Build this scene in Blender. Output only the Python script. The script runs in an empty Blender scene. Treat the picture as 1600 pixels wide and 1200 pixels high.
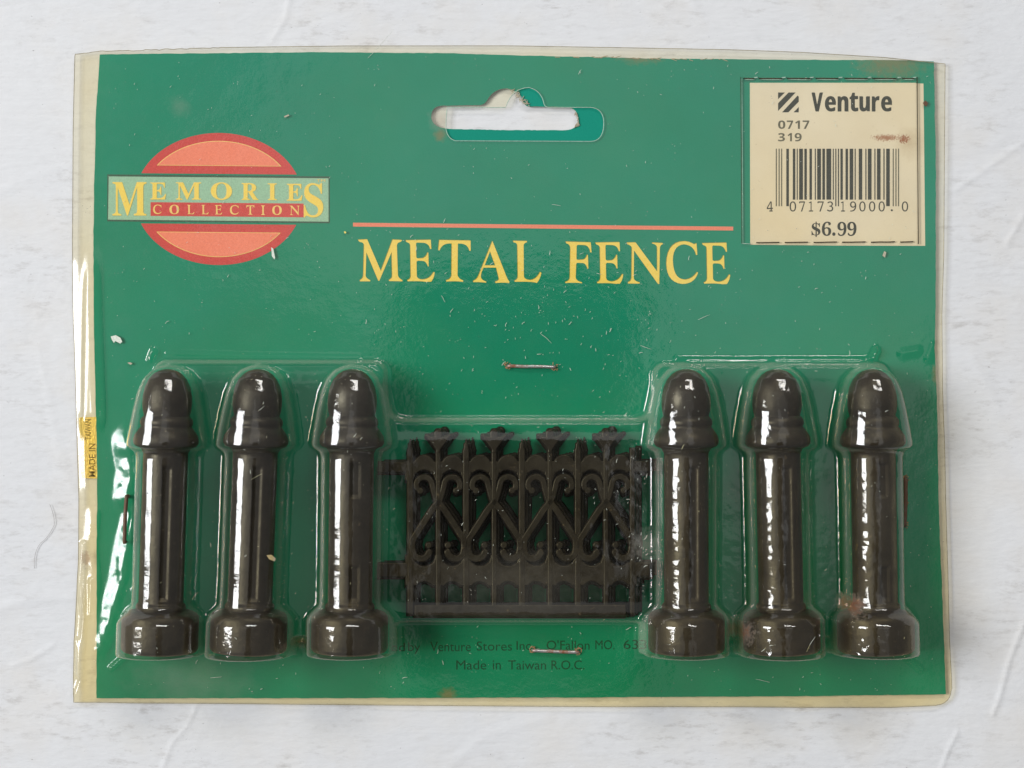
import bpy, bmesh, math, random
import numpy as np
from mathutils import Vector, Matrix
from mathutils.geometry import tessellate_polygon

random.seed(7); rng = np.random.default_rng(7)
SC = bpy.context.scene; COL = SC.collection
S = 0.000125            # metres per photograph pixel on the table
H = 0.35                # camera height
def R(a): return math.radians(a)

# ------------------------------------------------------------------ camera, light, exposure
cd = bpy.data.cameras.new('camera'); cam = bpy.data.objects.new('camera', cd); COL.objects.link(cam)
cam.location = (0, 0, H); cd.sensor_width = 36; cd.lens = 36*H/(1600*S); cd.clip_start = 0.005; cd.clip_end = 20
SC.camera = cam
W = bpy.data.worlds.new('World'); SC.world = W; W.use_nodes = True
bg = W.node_tree.nodes['Background']; bg.inputs[0].default_value = (0.95, 0.97, 1.0, 1); bg.inputs[1].default_value = 0.14
SC.view_settings.view_transform = 'Standard'; SC.view_settings.look = 'None'
SC.view_settings.exposure = 0.28; SC.view_settings.gamma = 1
def window_light(name, az, el, dist, sx, sy, rad, col):
    l = bpy.data.lights.new(name, 'AREA'); l.shape = 'RECTANGLE'; l.size = sx; l.size_y = sy
    l.energy = rad*math.pi*sx*sy; l.color = col
    o = bpy.data.objects.new(name, l); COL.objects.link(o)
    d = Vector((math.cos(R(el))*math.cos(R(az)), math.cos(R(el))*math.sin(R(az)), math.sin(R(el))))
    o.location = d*dist; o.rotation_euler = d.to_track_quat('Z', 'Y').to_euler()
window_light('window_left', 172, 41, 2.2, 0.96, 0.86, 13.5, (0.97, 0.985, 1.0))
window_light('window_back', 76, 41, 2.0, 0.95, 0.32, 9.5, (1.0, 0.98, 0.95))
window_light('ceiling_light', 60, 80, 1.95, 0.95, 0.75, 0.26, (0.98, 0.99, 1.0))
window_light('ceiling_bounce', 170, 74, 2.0, 2.8, 2.6, 0.11, (0.98, 0.99, 1.0))

# ------------------------------------------------------------------ helpers
def tag(o, label=None, cat=None, group=None, kind=None):
    if label: o['label'] = label
    if cat: o['category'] = cat
    if group: o['group'] = group
    if kind: o['kind'] = kind
    return o
def link(name, me, mats=None, parent=None, loc=None):
    o = bpy.data.objects.new(name, me); COL.objects.link(o)
    if mats is not None and len(me.materials) == 0:
        for m in (mats if isinstance(mats, (list, tuple)) else [mats]): me.materials.append(m)
    if parent is not None: o.parent = parent
    if loc is not None: o.location = loc
    return o
def empty(name, loc=(0, 0, 0), rz=0):
    o = bpy.data.objects.new(name, None); COL.objects.link(o); o.location = loc; o.rotation_euler = (0, 0, rz)
    o.empty_display_size = 0.01
    return o
def mesh_np(name, co, quads, smooth=True):
    me = bpy.data.meshes.new(name)
    co = np.asarray(co, dtype=np.float32); quads = np.asarray(quads, dtype=np.int32)
    k = quads.shape[1]
    me.vertices.add(len(co)); me.vertices.foreach_set('co', co.ravel())
    me.loops.add(quads.size); me.loops.foreach_set('vertex_index', quads.ravel())
    me.polygons.add(len(quads)); me.polygons.foreach_set('loop_start', np.arange(0, quads.size, k, dtype=np.int32))
    me.update(calc_edges=True); me.validate()
    if smooth: me.polygons.foreach_set('use_smooth', np.ones(len(me.polygons), dtype=bool))
    return me
def P(x, y, z=0.0): return Vector(((x-800)*S, (600-y)*S, z))       # photo pixel on the table -> world
def PW(x, y, z):                                                   # the point at height z seen at that pixel
    k = (H-z)/H; return Vector(((x-800)*S*k, (600-y)*S*k, z))

def path(spec, k=6):
    """(x,y) = line to, (cx,cy,x,y) = quadratic curve to"""
    out = []
    for p in spec:
        if len(p) == 2: out.append(p)
        else:
            x0, y0 = out[-1]
            for i in range(1, k+1):
                t = i/k
                out.append(((1-t)**2*x0+2*t*(1-t)*p[0]+t*t*p[2], (1-t)**2*y0+2*t*(1-t)*p[1]+t*t*p[3]))
    q = [out[0]]
    for p in out[1:]:
        if abs(p[0]-q[-1][0])+abs(p[1]-q[-1][1]) > 1e-6: q.append(p)
    if abs(q[0][0]-q[-1][0])+abs(q[0][1]-q[-1][1]) < 1e-6: q.pop()
    return q
def flat(name, layers, parent, thick=0.000015):
    """layers: list of (contours in px, z, material).  A very thin printed layer with a top and side faces."""
    vs, fs, mi, mats = [], [], [], []
    for conts, z, m in layers:
        if m not in mats: mats.append(m)
        k = mats.index(m)
        loops = [[P(x, y, z) for x, y in c] for c in conts]
        flatv = [v for l in loops for v in l]
        tris = tessellate_polygon(loops)
        base = len(vs)
        vs += flatv
        for t in tris:
            a, b, c = (flatv[i] for i in t)
            n = (b-a).cross(c-a)
            if n.length < 1e-16: continue
            t = t if n.z > 0 else (t[0], t[2], t[1])
            fs.append(tuple(base+i for i in t)); mi.append(k)
        n = len(flatv); vs += [Vector((v.x, v.y, z-thick)) for v in flatv]
        s = base
        for l in loops:
            L = len(l)
            for i in range(L):
                j = (i+1) % L
                fs.append((s+i, s+j, s+j+n, s+i+n)); mi.append(k)
            s += L
    me = bpy.data.meshes.new(name); me.from_pydata([tuple(v) for v in vs], [], fs); me.update()
    for m in mats: me.materials.append(m)
    me.polygons.foreach_set('material_index', mi)
    return link(name, me, None, parent)

BOLD_SERIF = lambda s: ''.join(chr(0x1D400+ord(c)-65) if 'A' <= c <= 'Z' else chr(0x1D7CE+ord(c)-48) if '0' <= c <= '9' else c for c in s)
BOLD_SANS = lambda s: ''.join(chr(0x1D5D4+ord(c)-65) if 'A' <= c <= 'Z' else chr(0x1D5EE+ord(c)-97) if 'a' <= c <= 'z' else chr(0x1D7EC+ord(c)-48) if '0' <= c <= '9' else c for c in s)
MONO = lambda s: ''.join(chr(0x1D7F6+ord(c)-48) if '0' <= c <= '9' else c for c in s)
def text(name, s, box, z, mat, parent, offset=0.0, slope=0.0, rot=0):
    """printed text stretched into the pixel box (x0,y0,x1,y1)"""
    c = bpy.data.curves.new('t', 'FONT'); c.body = s; c.size = 1; c.offset = offset; c.resolution_u = 4
    o = bpy.data.objects.new('t', c); COL.objects.link(o)
    dg = bpy.context.evaluated_depsgraph_get(); dg.update()
    me = bpy.data.meshes.new_from_object(o.evaluated_get(dg)); bpy.data.objects.remove(o)
    n = len(me.vertices); co = np.empty(n*3); me.vertices.foreach_get('co', co); co = co.reshape(-1, 3)
    if rot == 90: co = np.stack([-co[:, 1], co[:, 0], co[:, 2]], 1)
    mn, mx = co.min(0), co.max(0)
    x0, y0, x1, y1 = box
    u = (co[:, 0]-mn[0])/(mx[0]-mn[0]); v = (co[:, 1]-mn[1])/(mx[1]-mn[1])
    px = x0+(x1-x0)*u; py = y1+(y0-y1)*v+slope*(px-x0)
    out = np.stack([(px-800)*S, (600-py)*S, np.full(n, z)], 1)
    me.vertices.foreach_set('co', out.ravel().astype(np.float32)); me.update()
    me.materials.clear(); me.materials.append(mat)
    me.name = name
    return link(name, me, None, parent)

# ------------------------------------------------------------------ materials
def nm(name):
    m = bpy.data.materials.new(name); m.use_nodes = True; nt = m.node_tree
    return m, nt, nt.nodes['Principled BSDF']
def node(nt, typ, **kw):
    n = nt.nodes.new(typ)
    for k, v in kw.items():
        if k.startswith('i_'):
            key = k[2:].replace('_', ' ')
            n.inputs[key].default_value = v
        else: setattr(n, k, v)
    return n
def objco(nt): return nt.nodes.new('ShaderNodeTexCoord').outputs['Object']
def noise(nt, scale, detail=4, rough=0.55, vec=None, stretch=None, dist=0.0):
    n = node(nt, 'ShaderNodeTexNoise'); n.inputs['Scale'].default_value = scale; n.inputs['Detail'].default_value = detail
    n.inputs['Roughness'].default_value = rough; n.inputs['Distortion'].default_value = dist
    v = vec or objco(nt)
    if stretch:
        mp = node(nt, 'ShaderNodeMapping'); mp.inputs['Scale'].default_value = stretch; nt.links.new(v, mp.inputs[0]); v = mp.outputs[0]
    nt.links.new(v, n.inputs['Vector']); return n.outputs['Fac']
def ramp(nt, fac, a, b, lo=0.0, hi=1.0):
    n = node(nt, 'ShaderNodeMapRange'); n.inputs['From Min'].default_value = a; n.inputs['From Max'].default_value = b
    n.inputs['To Min'].default_value = lo; n.inputs['To Max'].default_value = hi; nt.links.new(fac, n.inputs['Value']); return n.outputs[0]
def mth(nt, op, a, b=None, clamp=False):
    n = node(nt, 'ShaderNodeMath', operation=op, use_clamp=clamp)
    for i, v in enumerate((a, b)):
        if v is None: continue
        if isinstance(v, (int, float)): n.inputs[i].default_value = v
        else: nt.links.new(v, n.inputs[i])
    return n.outputs[0]
def mixc(nt, fac, a, b):
    n = node(nt, 'ShaderNodeMix', data_type='RGBA')
    if isinstance(fac, (int, float)): n.inputs[0].default_value = fac
    else: nt.links.new(fac, n.inputs[0])
    for i, v in ((6, a), (7, b)):
        if isinstance(v, tuple): n.inputs[i].default_value = (*v, 1)
        else: nt.links.new(v, n.inputs[i])
    return n.outputs[2]
def bump(nt, h, strength, dist=0.001):
    b = node(nt, 'ShaderNodeBump'); b.inputs['Strength'].default_value = strength; b.inputs['Distance'].default_value = dist
    nt.links.new(h, b.inputs['Height']); return b.outputs[0]
def spot(nt, x, y, r, soft=0.5, amp=0.6, sc=900, xs=1.0):
    """1 inside a ragged patch round pixel (x,y) on the card"""
    v = objco(nt)
    d = node(nt, 'ShaderNodeVectorMath', operation='SUBTRACT'); nt.links.new(v, d.inputs[0]); d.inputs[1].default_value = ((x-800)*S, (600-y)*S, 0)
    m = node(nt, 'ShaderNodeVectorMath', operation='MULTIPLY'); nt.links.new(d.outputs[0], m.inputs[0]); m.inputs[1].default_value = (xs, 1, 0)
    L = node(nt, 'ShaderNodeVectorMath', operation='LENGTH'); nt.links.new(m.outputs[0], L.inputs[0])
    q = mth(nt, 'DIVIDE', L.outputs['Value'], r*S)
    q = mth(nt, 'ADD', q, mth(nt, 'MULTIPLY', mth(nt, 'SUBTRACT', noise(nt, sc, 5, 0.7), 0.5), amp*3))
    return ramp(nt, q, 1.0, 1.0-soft)

def mat_table():
    m, nt, b = nm('white_paper'); L = nt.links
    smear = mth(nt, 'MULTIPLY', ramp(nt, noise(nt, 420, 8, 0.75, stretch=(0.45, 1.3, 1)), 0.52, 0.68), ramp(nt, noise(nt, 38, 4, 0.6), 0.42, 0.62))
    fleck = mth(nt, 'MULTIPLY', ramp(nt, noise(nt, 1500, 3, 0.6, stretch=(0.6, 1.1, 1)), 0.70, 0.76), ramp(nt, noise(nt, 90, 3), 0.46, 0.6))
    base = mixc(nt, ramp(nt, noise(nt, 14, 5, 0.6), 0.3, 0.7), (0.755, 0.762, 0.78), (0.80, 0.80, 0.805))
    base = mixc(nt, mth(nt, 'MULTIPLY', ramp(nt, noise(nt, 700, 3, 0.6, stretch=(0.25, 1.6, 1)), 0.35, 0.7), 0.22), base, (0.66, 0.655, 0.66))
    base = mixc(nt, mth(nt, 'MULTIPLY', ramp(nt, noise(nt, 55, 4, 0.6), 0.48, 0.75), 0.45), base, (0.735, 0.69, 0.63))
    base = mixc(nt, mth(nt, 'MULTIPLY', smear, 0.46), base, (0.36, 0.33, 0.30))
    base = mixc(nt, mth(nt, 'MULTIPLY', fleck, 0.75), base, (0.20, 0.18, 0.17))
    L.new(base, b.inputs['Base Color']); b.inputs['Roughness'].default_value = 0.72
    b.inputs['Specular IOR Level'].default_value = 0.25
    h = mth(nt, 'ADD', noise(nt, 900, 4, 0.6, stretch=(0.5, 1.2, 1)), mth(nt, 'MULTIPLY', noise(nt, 60, 4, 0.55, dist=0.6), 2.2))
    L.new(bump(nt, h, 0.2, 0.0006), b.inputs['Normal'])
    return m
def mat_green():
    m, nt, b = nm('green_card'); L = nt.links
    c = mixc(nt, ramp(nt, noise(nt, 26, 5, 0.6), 0.3, 0.7), (0.0003, 0.236, 0.158), (0.0006, 0.284, 0.198))
    c = mixc(nt, mth(nt, 'MULTIPLY', ramp(nt, noise(nt, 3600, 3, 0.6), 0.38, 0.68), 0.35), c, (0.006, 0.32, 0.215))
    worn = mth(nt, 'MULTIPLY', ramp(nt, noise(nt, 160, 7, 0.75), 0.62, 0.82), 0.22)
    c = mixc(nt, worn, c, (0.12, 0.38, 0.27))
    for (x, y, r, xs) in ((1390, 98, 34, 0.5), (1462, 585, 20, 2.2), (700, 1085, 14, 0.8), (1000, 88, 16, 0.35), (688, 212, 12, 1.0)):
        c = mixc(nt, mth(nt, 'MULTIPLY', spot(nt, x, y, r, 0.8, 0.5, 1200, xs), 0.55), c, (0.30, 0.19, 0.09))
    L.new(c, b.inputs['Base Color']); b.inputs['Roughness'].default_value = 0.5
    b.inputs['Specular IOR Level'].default_value = 0.25
    L.new(bump(nt, noise(nt, 2500, 3), 0.06, 0.0003), b.inputs['Normal'])
    return m
def mat_ink(name, col, var=0.12, rough=0.55, sc=3500):
    m, nt, b = nm(name); L = nt.links
    d = tuple(min(1, c*(1+var*1.2)+0.01) for c in col); e = tuple(c*(1-var) for c in col)
    L.new(mixc(nt, ramp(nt, noise(nt, sc, 3, 0.6), 0.3, 0.7), e, d), b.inputs['Base Color'])
    b.inputs['Roughness'].default_value = rough; b.inputs['Specular IOR Level'].default_value = 0.25
    return m
def mat_label():
    m, nt, b = nm('cream_label'); L = nt.links
    c = mixc(nt, ramp(nt, noise(nt, 60, 5, 0.6), 0.3, 0.7), (0.79, 0.70, 0.57), (0.86, 0.78, 0.655))
    c = mixc(nt, mth(nt, 'MULTIPLY', ramp(nt, noise(nt, 1400, 3, 0.6), 0.68, 0.76), 0.5), c, (0.42, 0.33, 0.22))
    c = mixc(nt, mth(nt, 'MULTIPLY', spot(nt, 1420, 224, 30, 0.95, 0.35, 500), 0.5), c, (0.48, 0.35, 0.20))
    c = mixc(nt, mth(nt, 'MULTIPLY', spot(nt, 1384, 216, 5, 0.35, 1.5, 4200, 0.24), 0.85), c, (0.36, 0.13, 0.05))
    c = mixc(nt, mth(nt, 'MULTIPLY', spot(nt, 1411, 218, 6.5, 0.35, 1.5, 4200, 0.75), 0.9), c, (0.33, 0.10, 0.035))
    L.new(c, b.inputs['Base Color']); b.inputs['Roughness'].default_value = 0.55
    b.inputs['Specular IOR Level'].default_value = 0.3
    return m
def mat_iron(name='dark_painted_metal', k=1.0):
    m, nt, b = nm(name); L = nt.links
    oi = nt.nodes.new('ShaderNodeObjectInfo'); of = node(nt, 'ShaderNodeVectorMath', operation='ADD'); L.new(objco(nt), of.inputs[0]); L.new(oi.outputs['Location'], of.inputs[1]); V = of.outputs[0]
    c = mixc(nt, ramp(nt, noise(nt, 300, 5, 0.65, vec=V), 0.35, 0.7), (0.0135*k, 0.0115*k, 0.0125*k), (0.029*k, 0.0245*k, 0.026*k))
    c = mixc(nt, mth(nt, 'MULTIPLY', ramp(nt, noise(nt, 650, 6, 0.7, vec=V), 0.64, 0.70), 0.5), c, (0.16, 0.13, 0.10))
    L.new(c, b.inputs['Base Color'])
    L.new(ramp(nt, noise(nt, 240, 4, vec=V), 0.3, 0.7, 0.30, 0.56), b.inputs['Roughness'])
    L.new(bump(nt, noise(nt, 600, 5, 0.65, vec=V), 0.28, 0.0005), b.inputs['Normal'])
    return m
def mat_film():
    m = bpy.data.materials.new('yellowed_clear_plastic'); m.use_nodes = True; nt = m.node_tree; L = nt.links
    for n in list(nt.nodes): nt.nodes.remove(n)
    out = node(nt, 'ShaderNodeOutputMaterial')
    oc = objco(nt); sep = node(nt, 'ShaderNodeSeparateXYZ'); L.new(oc, sep.inputs[0])
    # age yellowing: stronger toward the lower left, blotchy
    ylow = ramp(nt, sep.outputs[1], 0.05, -0.07); ylow.node.interpolation_type = 'SMOOTHSTEP'
    yel = mth(nt, 'ADD', mth(nt, 'MULTIPLY', ylow, 0.62), mth(nt, 'MULTIPLY', ramp(nt, noise(nt, 22, 4), 0.35, 0.7), 0.3))
    edge = ramp(nt, sep.outputs[0], -0.078, -0.084)
    yel = mth(nt, 'ADD', mth(nt, 'MULTIPLY', yel, 1.0), mth(nt, 'MULTIPLY', edge, 0.18), True)
    tint = mixc(nt, yel, (0.985, 0.968, 0.885), (1.0, 0.895, 0.61))
    lw = node(nt, 'ShaderNodeLayerWeight'); lw.inputs['Blend'].default_value = 0.5
    bmp = bump(nt, mth(nt, 'ADD', noise(nt, 260, 3, 0.5), mth(nt, 'MULTIPLY', noise(nt, 1300, 3, 0.6), 0.25)), 0.10, 0.0006)
    L.new(bmp, lw.inputs['Normal'])
    lwg = node(nt, 'ShaderNodeLayerWeight'); lwg.inputs['Blend'].default_value = 0.5
    fac = lwg.outputs['Facing']
    tint = mixc(nt, mth(nt, 'MULTIPLY', mth(nt, 'POWER', fac, 3.0), 0.6), tint, (0.70, 0.72, 0.58))
    tr = node(nt, 'ShaderNodeBsdfTransparent'); L.new(tint, tr.inputs[0])
    df = node(nt, 'ShaderNodeBsdfDiffuse'); df.inputs[0].default_value = (0.62, 0.58, 0.48, 1)
    gl = node(nt, 'ShaderNodeBsdfGlossy'); gl.inputs['Color'].default_value = (1, 1, 1, 1)
    L.new(mth(nt, 'ADD', ramp(nt, noise(nt, 90, 4), 0.3, 0.7, 0.035, 0.075), mth(nt, 'MULTIPLY', ramp(nt, sep.outputs[0], -0.068, -0.076), mth(nt, 'MULTIPLY', noise(nt, 400, 5, 0.7), 0.26))), gl.inputs['Roughness']); L.new(bmp, gl.inputs['Normal'])
    # dust film, fine specks and smears lying on the plastic; pale wall glow painted in too
    vor = node(nt, 'ShaderNodeTexVoronoi'); vor.inputs['Scale'].default_value = 1500; L.new(oc, vor.inputs['Vector'])
    sp = mth(nt, 'MULTIPLY', ramp(nt, vor.outputs['Distance'], 0.20, 0.10), ramp(nt, noise(nt, 210, 4, 0.7), 0.60, 0.70))
    dust = mth(nt, 'MULTIPLY', ramp(nt, noise(nt, 70, 6, 0.7), 0.45, 0.78), 0.02)
    smear = mth(nt, 'MULTIPLY', spot(nt, 300, 1062, 50, 0.9, 0.4, 300, 0.45), 0.12)
    smear = mth(nt, 'ADD', smear, mth(nt, 'MULTIPLY', spot(nt, 283, 168, 20, 0.9, 0.4, 500), 0.10))
    rust = mth(nt, 'MAXIMUM', spot(nt, 1314, 935, 19, 0.6, 0.9, 1500), spot(nt, 1143, 975, 24, 0.8, 0.8, 1300))
    rust = mth(nt, 'MAXIMUM', rust, spot(nt, 470, 1000, 14, 0.8, 0.5, 1500, 0.6))
    rust = mth(nt, 'MAXIMUM', rust, mth(nt, 'MULTIPLY', spot(nt, 136, 872, 15, 0.5, 0.7, 1600, 1.6), 1.0))
    rust = mth(nt, 'MAXIMUM', rust, mth(nt, 'MULTIPLY', spot(nt, 688, 188, 22, 0.95, 0.35, 700), 0.55))
    cloud = mth(nt, 'MULTIPLY', spot(nt, 1003, 850, 34, 0.9, 0.8, 900, 1.3), 0.16)
    cloud = mth(nt, 'ADD', cloud, mth(nt, 'MULTIPLY', spot(nt, 800, 905, 62, 0.95, 0.6, 420, 0.38), 0.045))
    hz = mth(nt, 'ADD', mth(nt, 'ADD', dust, smear), mth(nt, 'ADD', cloud, 0.003))
    hz = mth(nt, 'ADD', hz, mth(nt, 'MULTIPLY', mth(nt, 'POWER', fac, 4.5), 0.80))  # light gathered in steep plastic walls, painted as a pale diffuse rim
    hz = mth(nt, 'MAXIMUM', hz, mth(nt, 'MULTIPLY', sp, 0.55))
    hz = mth(nt, 'MAXIMUM', hz, mth(nt, 'MULTIPLY', rust, 0.42), True)
    L.new(mixc(nt, rust, (0.66, 0.62, 0.53), (0.36, 0.17, 0.10)), df.inputs[0])
    a = node(nt, 'ShaderNodeMixShader'); L.new(hz, a.inputs[0]); L.new(tr.outputs[0], a.inputs[1]); L.new(df.outputs[0], a.inputs[2])
    fr = mth(nt, 'ADD', mth(nt, 'MULTIPLY', mth(nt, 'POWER', lw.outputs['Facing'], 5.0), 0.85), 0.070)
    b = node(nt, 'ShaderNodeMixShader'); L.new(fr, b.inputs[0]); L.new(a.outputs[0], b.inputs[1]); L.new(gl.outputs[0], b.inputs[2])
    L.new(b.outputs[0], out.inputs['Surface'])
    return m
M_table = mat_table(); M_green = mat_green(); M_label = mat_label(); M_iron = mat_iron(); M_fence = mat_iron('shade_darkened_fence_metal', 0.5); M_film = mat_film()  # fence: the posts' paint darkened, dimness of the stack put into the colour
M_core = mat_ink('card_core', (0.50, 0.44, 0.33), 0.2, 0.8)
M_yellow = mat_ink('yellow_ink', (1.0, 0.74, 0.17), 0.05)
M_yellow2 = mat_ink('pale_yellow_ink', (0.95, 0.70, 0.26), 0.08)
M_orange = mat_ink('brown_orange_ink', (0.30, 0.26, 0.03), 0.1)
M_red = mat_ink('red_ink', (0.66, 0.075, 0.080), 0.10)
M_pink = mat_ink('salmon_ink', (0.98, 0.275, 0.20), 0.10)
M_mint = mat_ink('mint_ink', (0.35, 0.60, 0.51), 0.10)
M_dark = mat_ink('dark_green_ink', (0.045, 0.12, 0.09), 0.15)
M_text = mat_ink('faint_dark_ink', (0.002, 0.075, 0.050), 0.15)
M_black = mat_ink('charcoal_ink', (0.040, 0.044, 0.034), 0.25)
M_black2 = mat_ink('worn_charcoal_ink', (0.13, 0.125, 0.09), 0.25)
M_slit = mat_ink('dark_cut', (0.075, 0.055, 0.03), 0.3)
M_light = mat_ink('scuffed_plastic', (0.42, 0.58, 0.47), 0.2)
M_lint = mat_ink('white_lint', (0.72, 0.76, 0.66), 0.15, 0.6)
M_rim = mat_ink('plastic_cut_edge', (0.36, 0.31, 0.20), 0.25, 0.4, 700)
def metal(name, c1, c2, rough, t0=0.4, t1=0.6, sc=500):
    m, nt, b = nm(name)
    k = ramp(nt, noise(nt, sc, 5, 0.7), t0, t1)
    nt.links.new(mixc(nt, k, c1, c2), b.inputs['Base Color']); nt.links.new(mth(nt, 'SUBTRACT', 1.0, k), b.inputs['Metallic'])
    b.inputs['Roughness'].default_value = rough
    nt.links.new(bump(nt, noise(nt, 2600, 3), 0.3, 0.0002), b.inputs['Normal'])
    return m
M_staple = metal('steel_with_rust', (0.62, 0.60, 0.58), (0.26, 0.10, 0.05), 0.35, 0.46, 0.62, 420)
M_rusty = metal('rusted_steel', (0.20, 0.15, 0.12), (0.13, 0.065, 0.035), 0.6, 0.3, 0.5, 700)
M_gold = metal('gold_foil', (1.0, 0.78, 0.25), (0.85, 0.60, 0.18), 0.38, 0.9, 1.0)
M_goldink = mat_ink('foil_print', (0.24, 0.165, 0.04), 0.2)
M_phone = mat_ink('matt_black_case', (0.012, 0.012, 0.012), 0.1, 0.7)

# ------------------------------------------------------------------ table
def vnoise(X, Y, scale, seed):
    r = np.random.default_rng(seed); n = 256; g = r.random((n, n))
    x = X/scale+91.3; y = Y/scale+47.9
    xi = np.floor(x).astype(int); yi = np.floor(y).astype(int); fx = x-xi; fy = y-yi
    fx = fx*fx*(3-2*fx); fy = fy*fy*(3-2*fy)
    a = g[xi % n, yi % n]; b = g[(xi+1) % n, yi % n]; c = g[xi % n, (yi+1) % n]; d = g[(xi+1) % n, (yi+1) % n]
    return (a*(1-fx)+b*fx)*(1-fy)+(c*(1-fx)+d*fx)*fy-0.5
def seg_dist(X, Y, pts):
    D = np.full(X.shape, 1e9)
    for (x0, y0), (x1, y1) in zip(pts[:-1], pts[1:]):
        dx, dy = x1-x0, y1-y0; L = dx*dx+dy*dy+1e-12
        t = np.clip(((X-x0)*dx+(Y-y0)*dy)/L, 0, 1)
        D = np.minimum(D, np.hypot(X-x0-t*dx, Y-y0-t*dy))
    return D
def grid_quads(nx, ny):
    i = np.arange(nx-1)[None, :]+np.arange(ny-1)[:, None]*nx
    return np.stack([i, i+nx, i+nx+1, i+1], -1).reshape(-1, 4)
TCR = [([(1600, 975), (1578, 1030), (1562, 1090), (1552, 1116)], 3.5, .22), ([(1496, 1145), (1482, 1172), (1468, 1210)], 3, .2),
       ([(84, 1008), (47, 1031), (20, 1040)], 3, .14), ([(306, 1105), (291, 1137), (269, 1160), (254, 1200)], 2.5, .15),
       ([(0, 952), (40, 938), (86, 933), (112, 936)], 9, .16), ([(1490, 300), (1540, 265), (1600, 222)], 4, .12),
       ([(1575, 380), (1600, 335)], 4, .15), ([(452, 0), (445, 30), (425, 62)], 4, .12), ([(1080, 0), (1100, 30), (1180, 55)], 7, .08),
       ([(0, 300), (50, 275), (105, 262)], 8, .07), ([(1520, 560), (1560, 640), (1600, 660)], 9, .08), ([(700, 1200), (760, 1150), (860, 1120)], 8, .08),
       ([(60, 540), (90, 700), (110, 760)], 8, .07), ([(1180, 1110), (1300, 1150), (1330, 1200)], 8, .07)]
gx = np.concatenate([[-9000, -4000, -2000, -900, -300], np.arange(-60, 1664, 3.4), [1800, 2500, 3600, 6000, 10600]])
gy = np.concatenate([[-9000, -4000, -2000, -900, -300], np.arange(-60, 1264, 3.4), [1400, 2100, 3200, 5500, 10200]])
X, Y = np.meshgrid(gx, gy)
Z = 0.10*vnoise(X, Y, 190, 1)+0.05*vnoise(X, Y, 60, 2)
for pts, w, a in TCR: Z += a*np.exp(-(seg_dist(X, Y, pts)/w)**2)
Z = (Z-0.12-0.06)*0.001
co = np.stack([(X-800)*S, (600-Y)*S, Z], -1).reshape(-1, 3)
tb = link('tabletop', mesh_np('tabletop', co, grid_quads(len(gx), len(gy))), M_table); tag(tb, kind='structure')
tb['label'] = 'smudged white paper-covered tabletop under the pack'

# ------------------------------------------------------------------ pack: backing card
pack = empty('blister_pack', (0, 0, 0))
tag(pack, 'green carded blister pack with METAL FENCE title and yellowed clear plastic', 'blister pack')
ZC = 0.0006
def jag(pts, step=9, amp=0.5, closed=True):
    out = []; n = len(pts)
    for i in range(n if closed else n-1):
        a = Vector(pts[i]); b = Vector(pts[(i+1) % n]); k = max(1, int((b-a).length/step)); nrm = Vector((-(b-a).y, (b-a).x)).normalized()
        for j in range(k):
            p = a.lerp(b, j/k)+nrm*(random.uniform(-amp, amp) if j else 0); out.append((p.x, p.y))
    return out
card_out = [(157, 86), (330, 84), (500, 82.5), (700, 84), (800, 87), (1000, 92), (1200, 94), (1400, 95), (1458, 97), (1461, 250), (1461, 480),
            (1459, 545), (1463, 620), (1466, 800), (1472, 950), (1477, 1084), (1250, 1087), (900, 1089), (500, 1090), (152, 1090),
            (152, 900), (153, 740), (150, 600), (147.5, 480), (147, 380), (148, 300), (151, 180)]
holeB = path([(690, 166), (750, 165), (758, 164, 762, 156), (772, 139, 792, 139), (806, 141, 815, 152), (818, 166, 826, 167), (886, 168), (903, 170, 903, 187), (902, 203, 884, 204), (790, 204), (700, 202), (676, 200, 674, 184), (674, 167, 690, 166)], 8)
holeA = path([(790, 169), (800, 139, 826, 138), (846, 142, 850, 164), (852, 169, 858, 169), (922, 169), (944, 170, 943, 196), (942, 222, 922, 222), (712, 221), (698, 217, 697, 200), (697, 185, 699, 169), (740, 169)], 8)
def plate(name, outer, holes, z0, z1, mats, parent):
    bm = bmesh.new()
    for c in [outer]+holes:
        vs = [bm.verts.new(P(x, y, z1)) for x, y in c]
        for i in range(len(vs)): bm.edges.new((vs[i], vs[(i+1) % len(vs)]))
    bmesh.ops.triangle_fill(bm, use_beauty=True, use_dissolve=False, edges=bm.edges[:])
    for f in bm.faces:
        if f.normal.z < 0: f.normal_flip()
    top = bm.faces[:]
    r = bmesh.ops.extrude_face_region(bm, geom=top)
    for v in [g for g in r['geom'] if isinstance(g, bmesh.types.BMVert)]: v.co.z = z1
    for f in top:
        for v in f.verts: v.co.z = z0
    bmesh.ops.recalc_face_normals(bm, faces=bm.faces[:])
    bm.normal_update()
    for f in bm.faces: f.material_index = 1 if abs(f.normal.z) < 0.5 else 0
    me = bpy.data.meshes.new(name); bm.to_mesh(me); bm.free()
    return link(name, me, mats, parent)
card = plate('backing_card', jag(card_out, 9, 0.45), [jag(holeB, 4, 0.35)], 0.00018, ZC, [M_green, M_core], pack)
Z1, Z2, Z3 = ZC+0.00002, ZC+0.00004, ZC+0.00006

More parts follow.
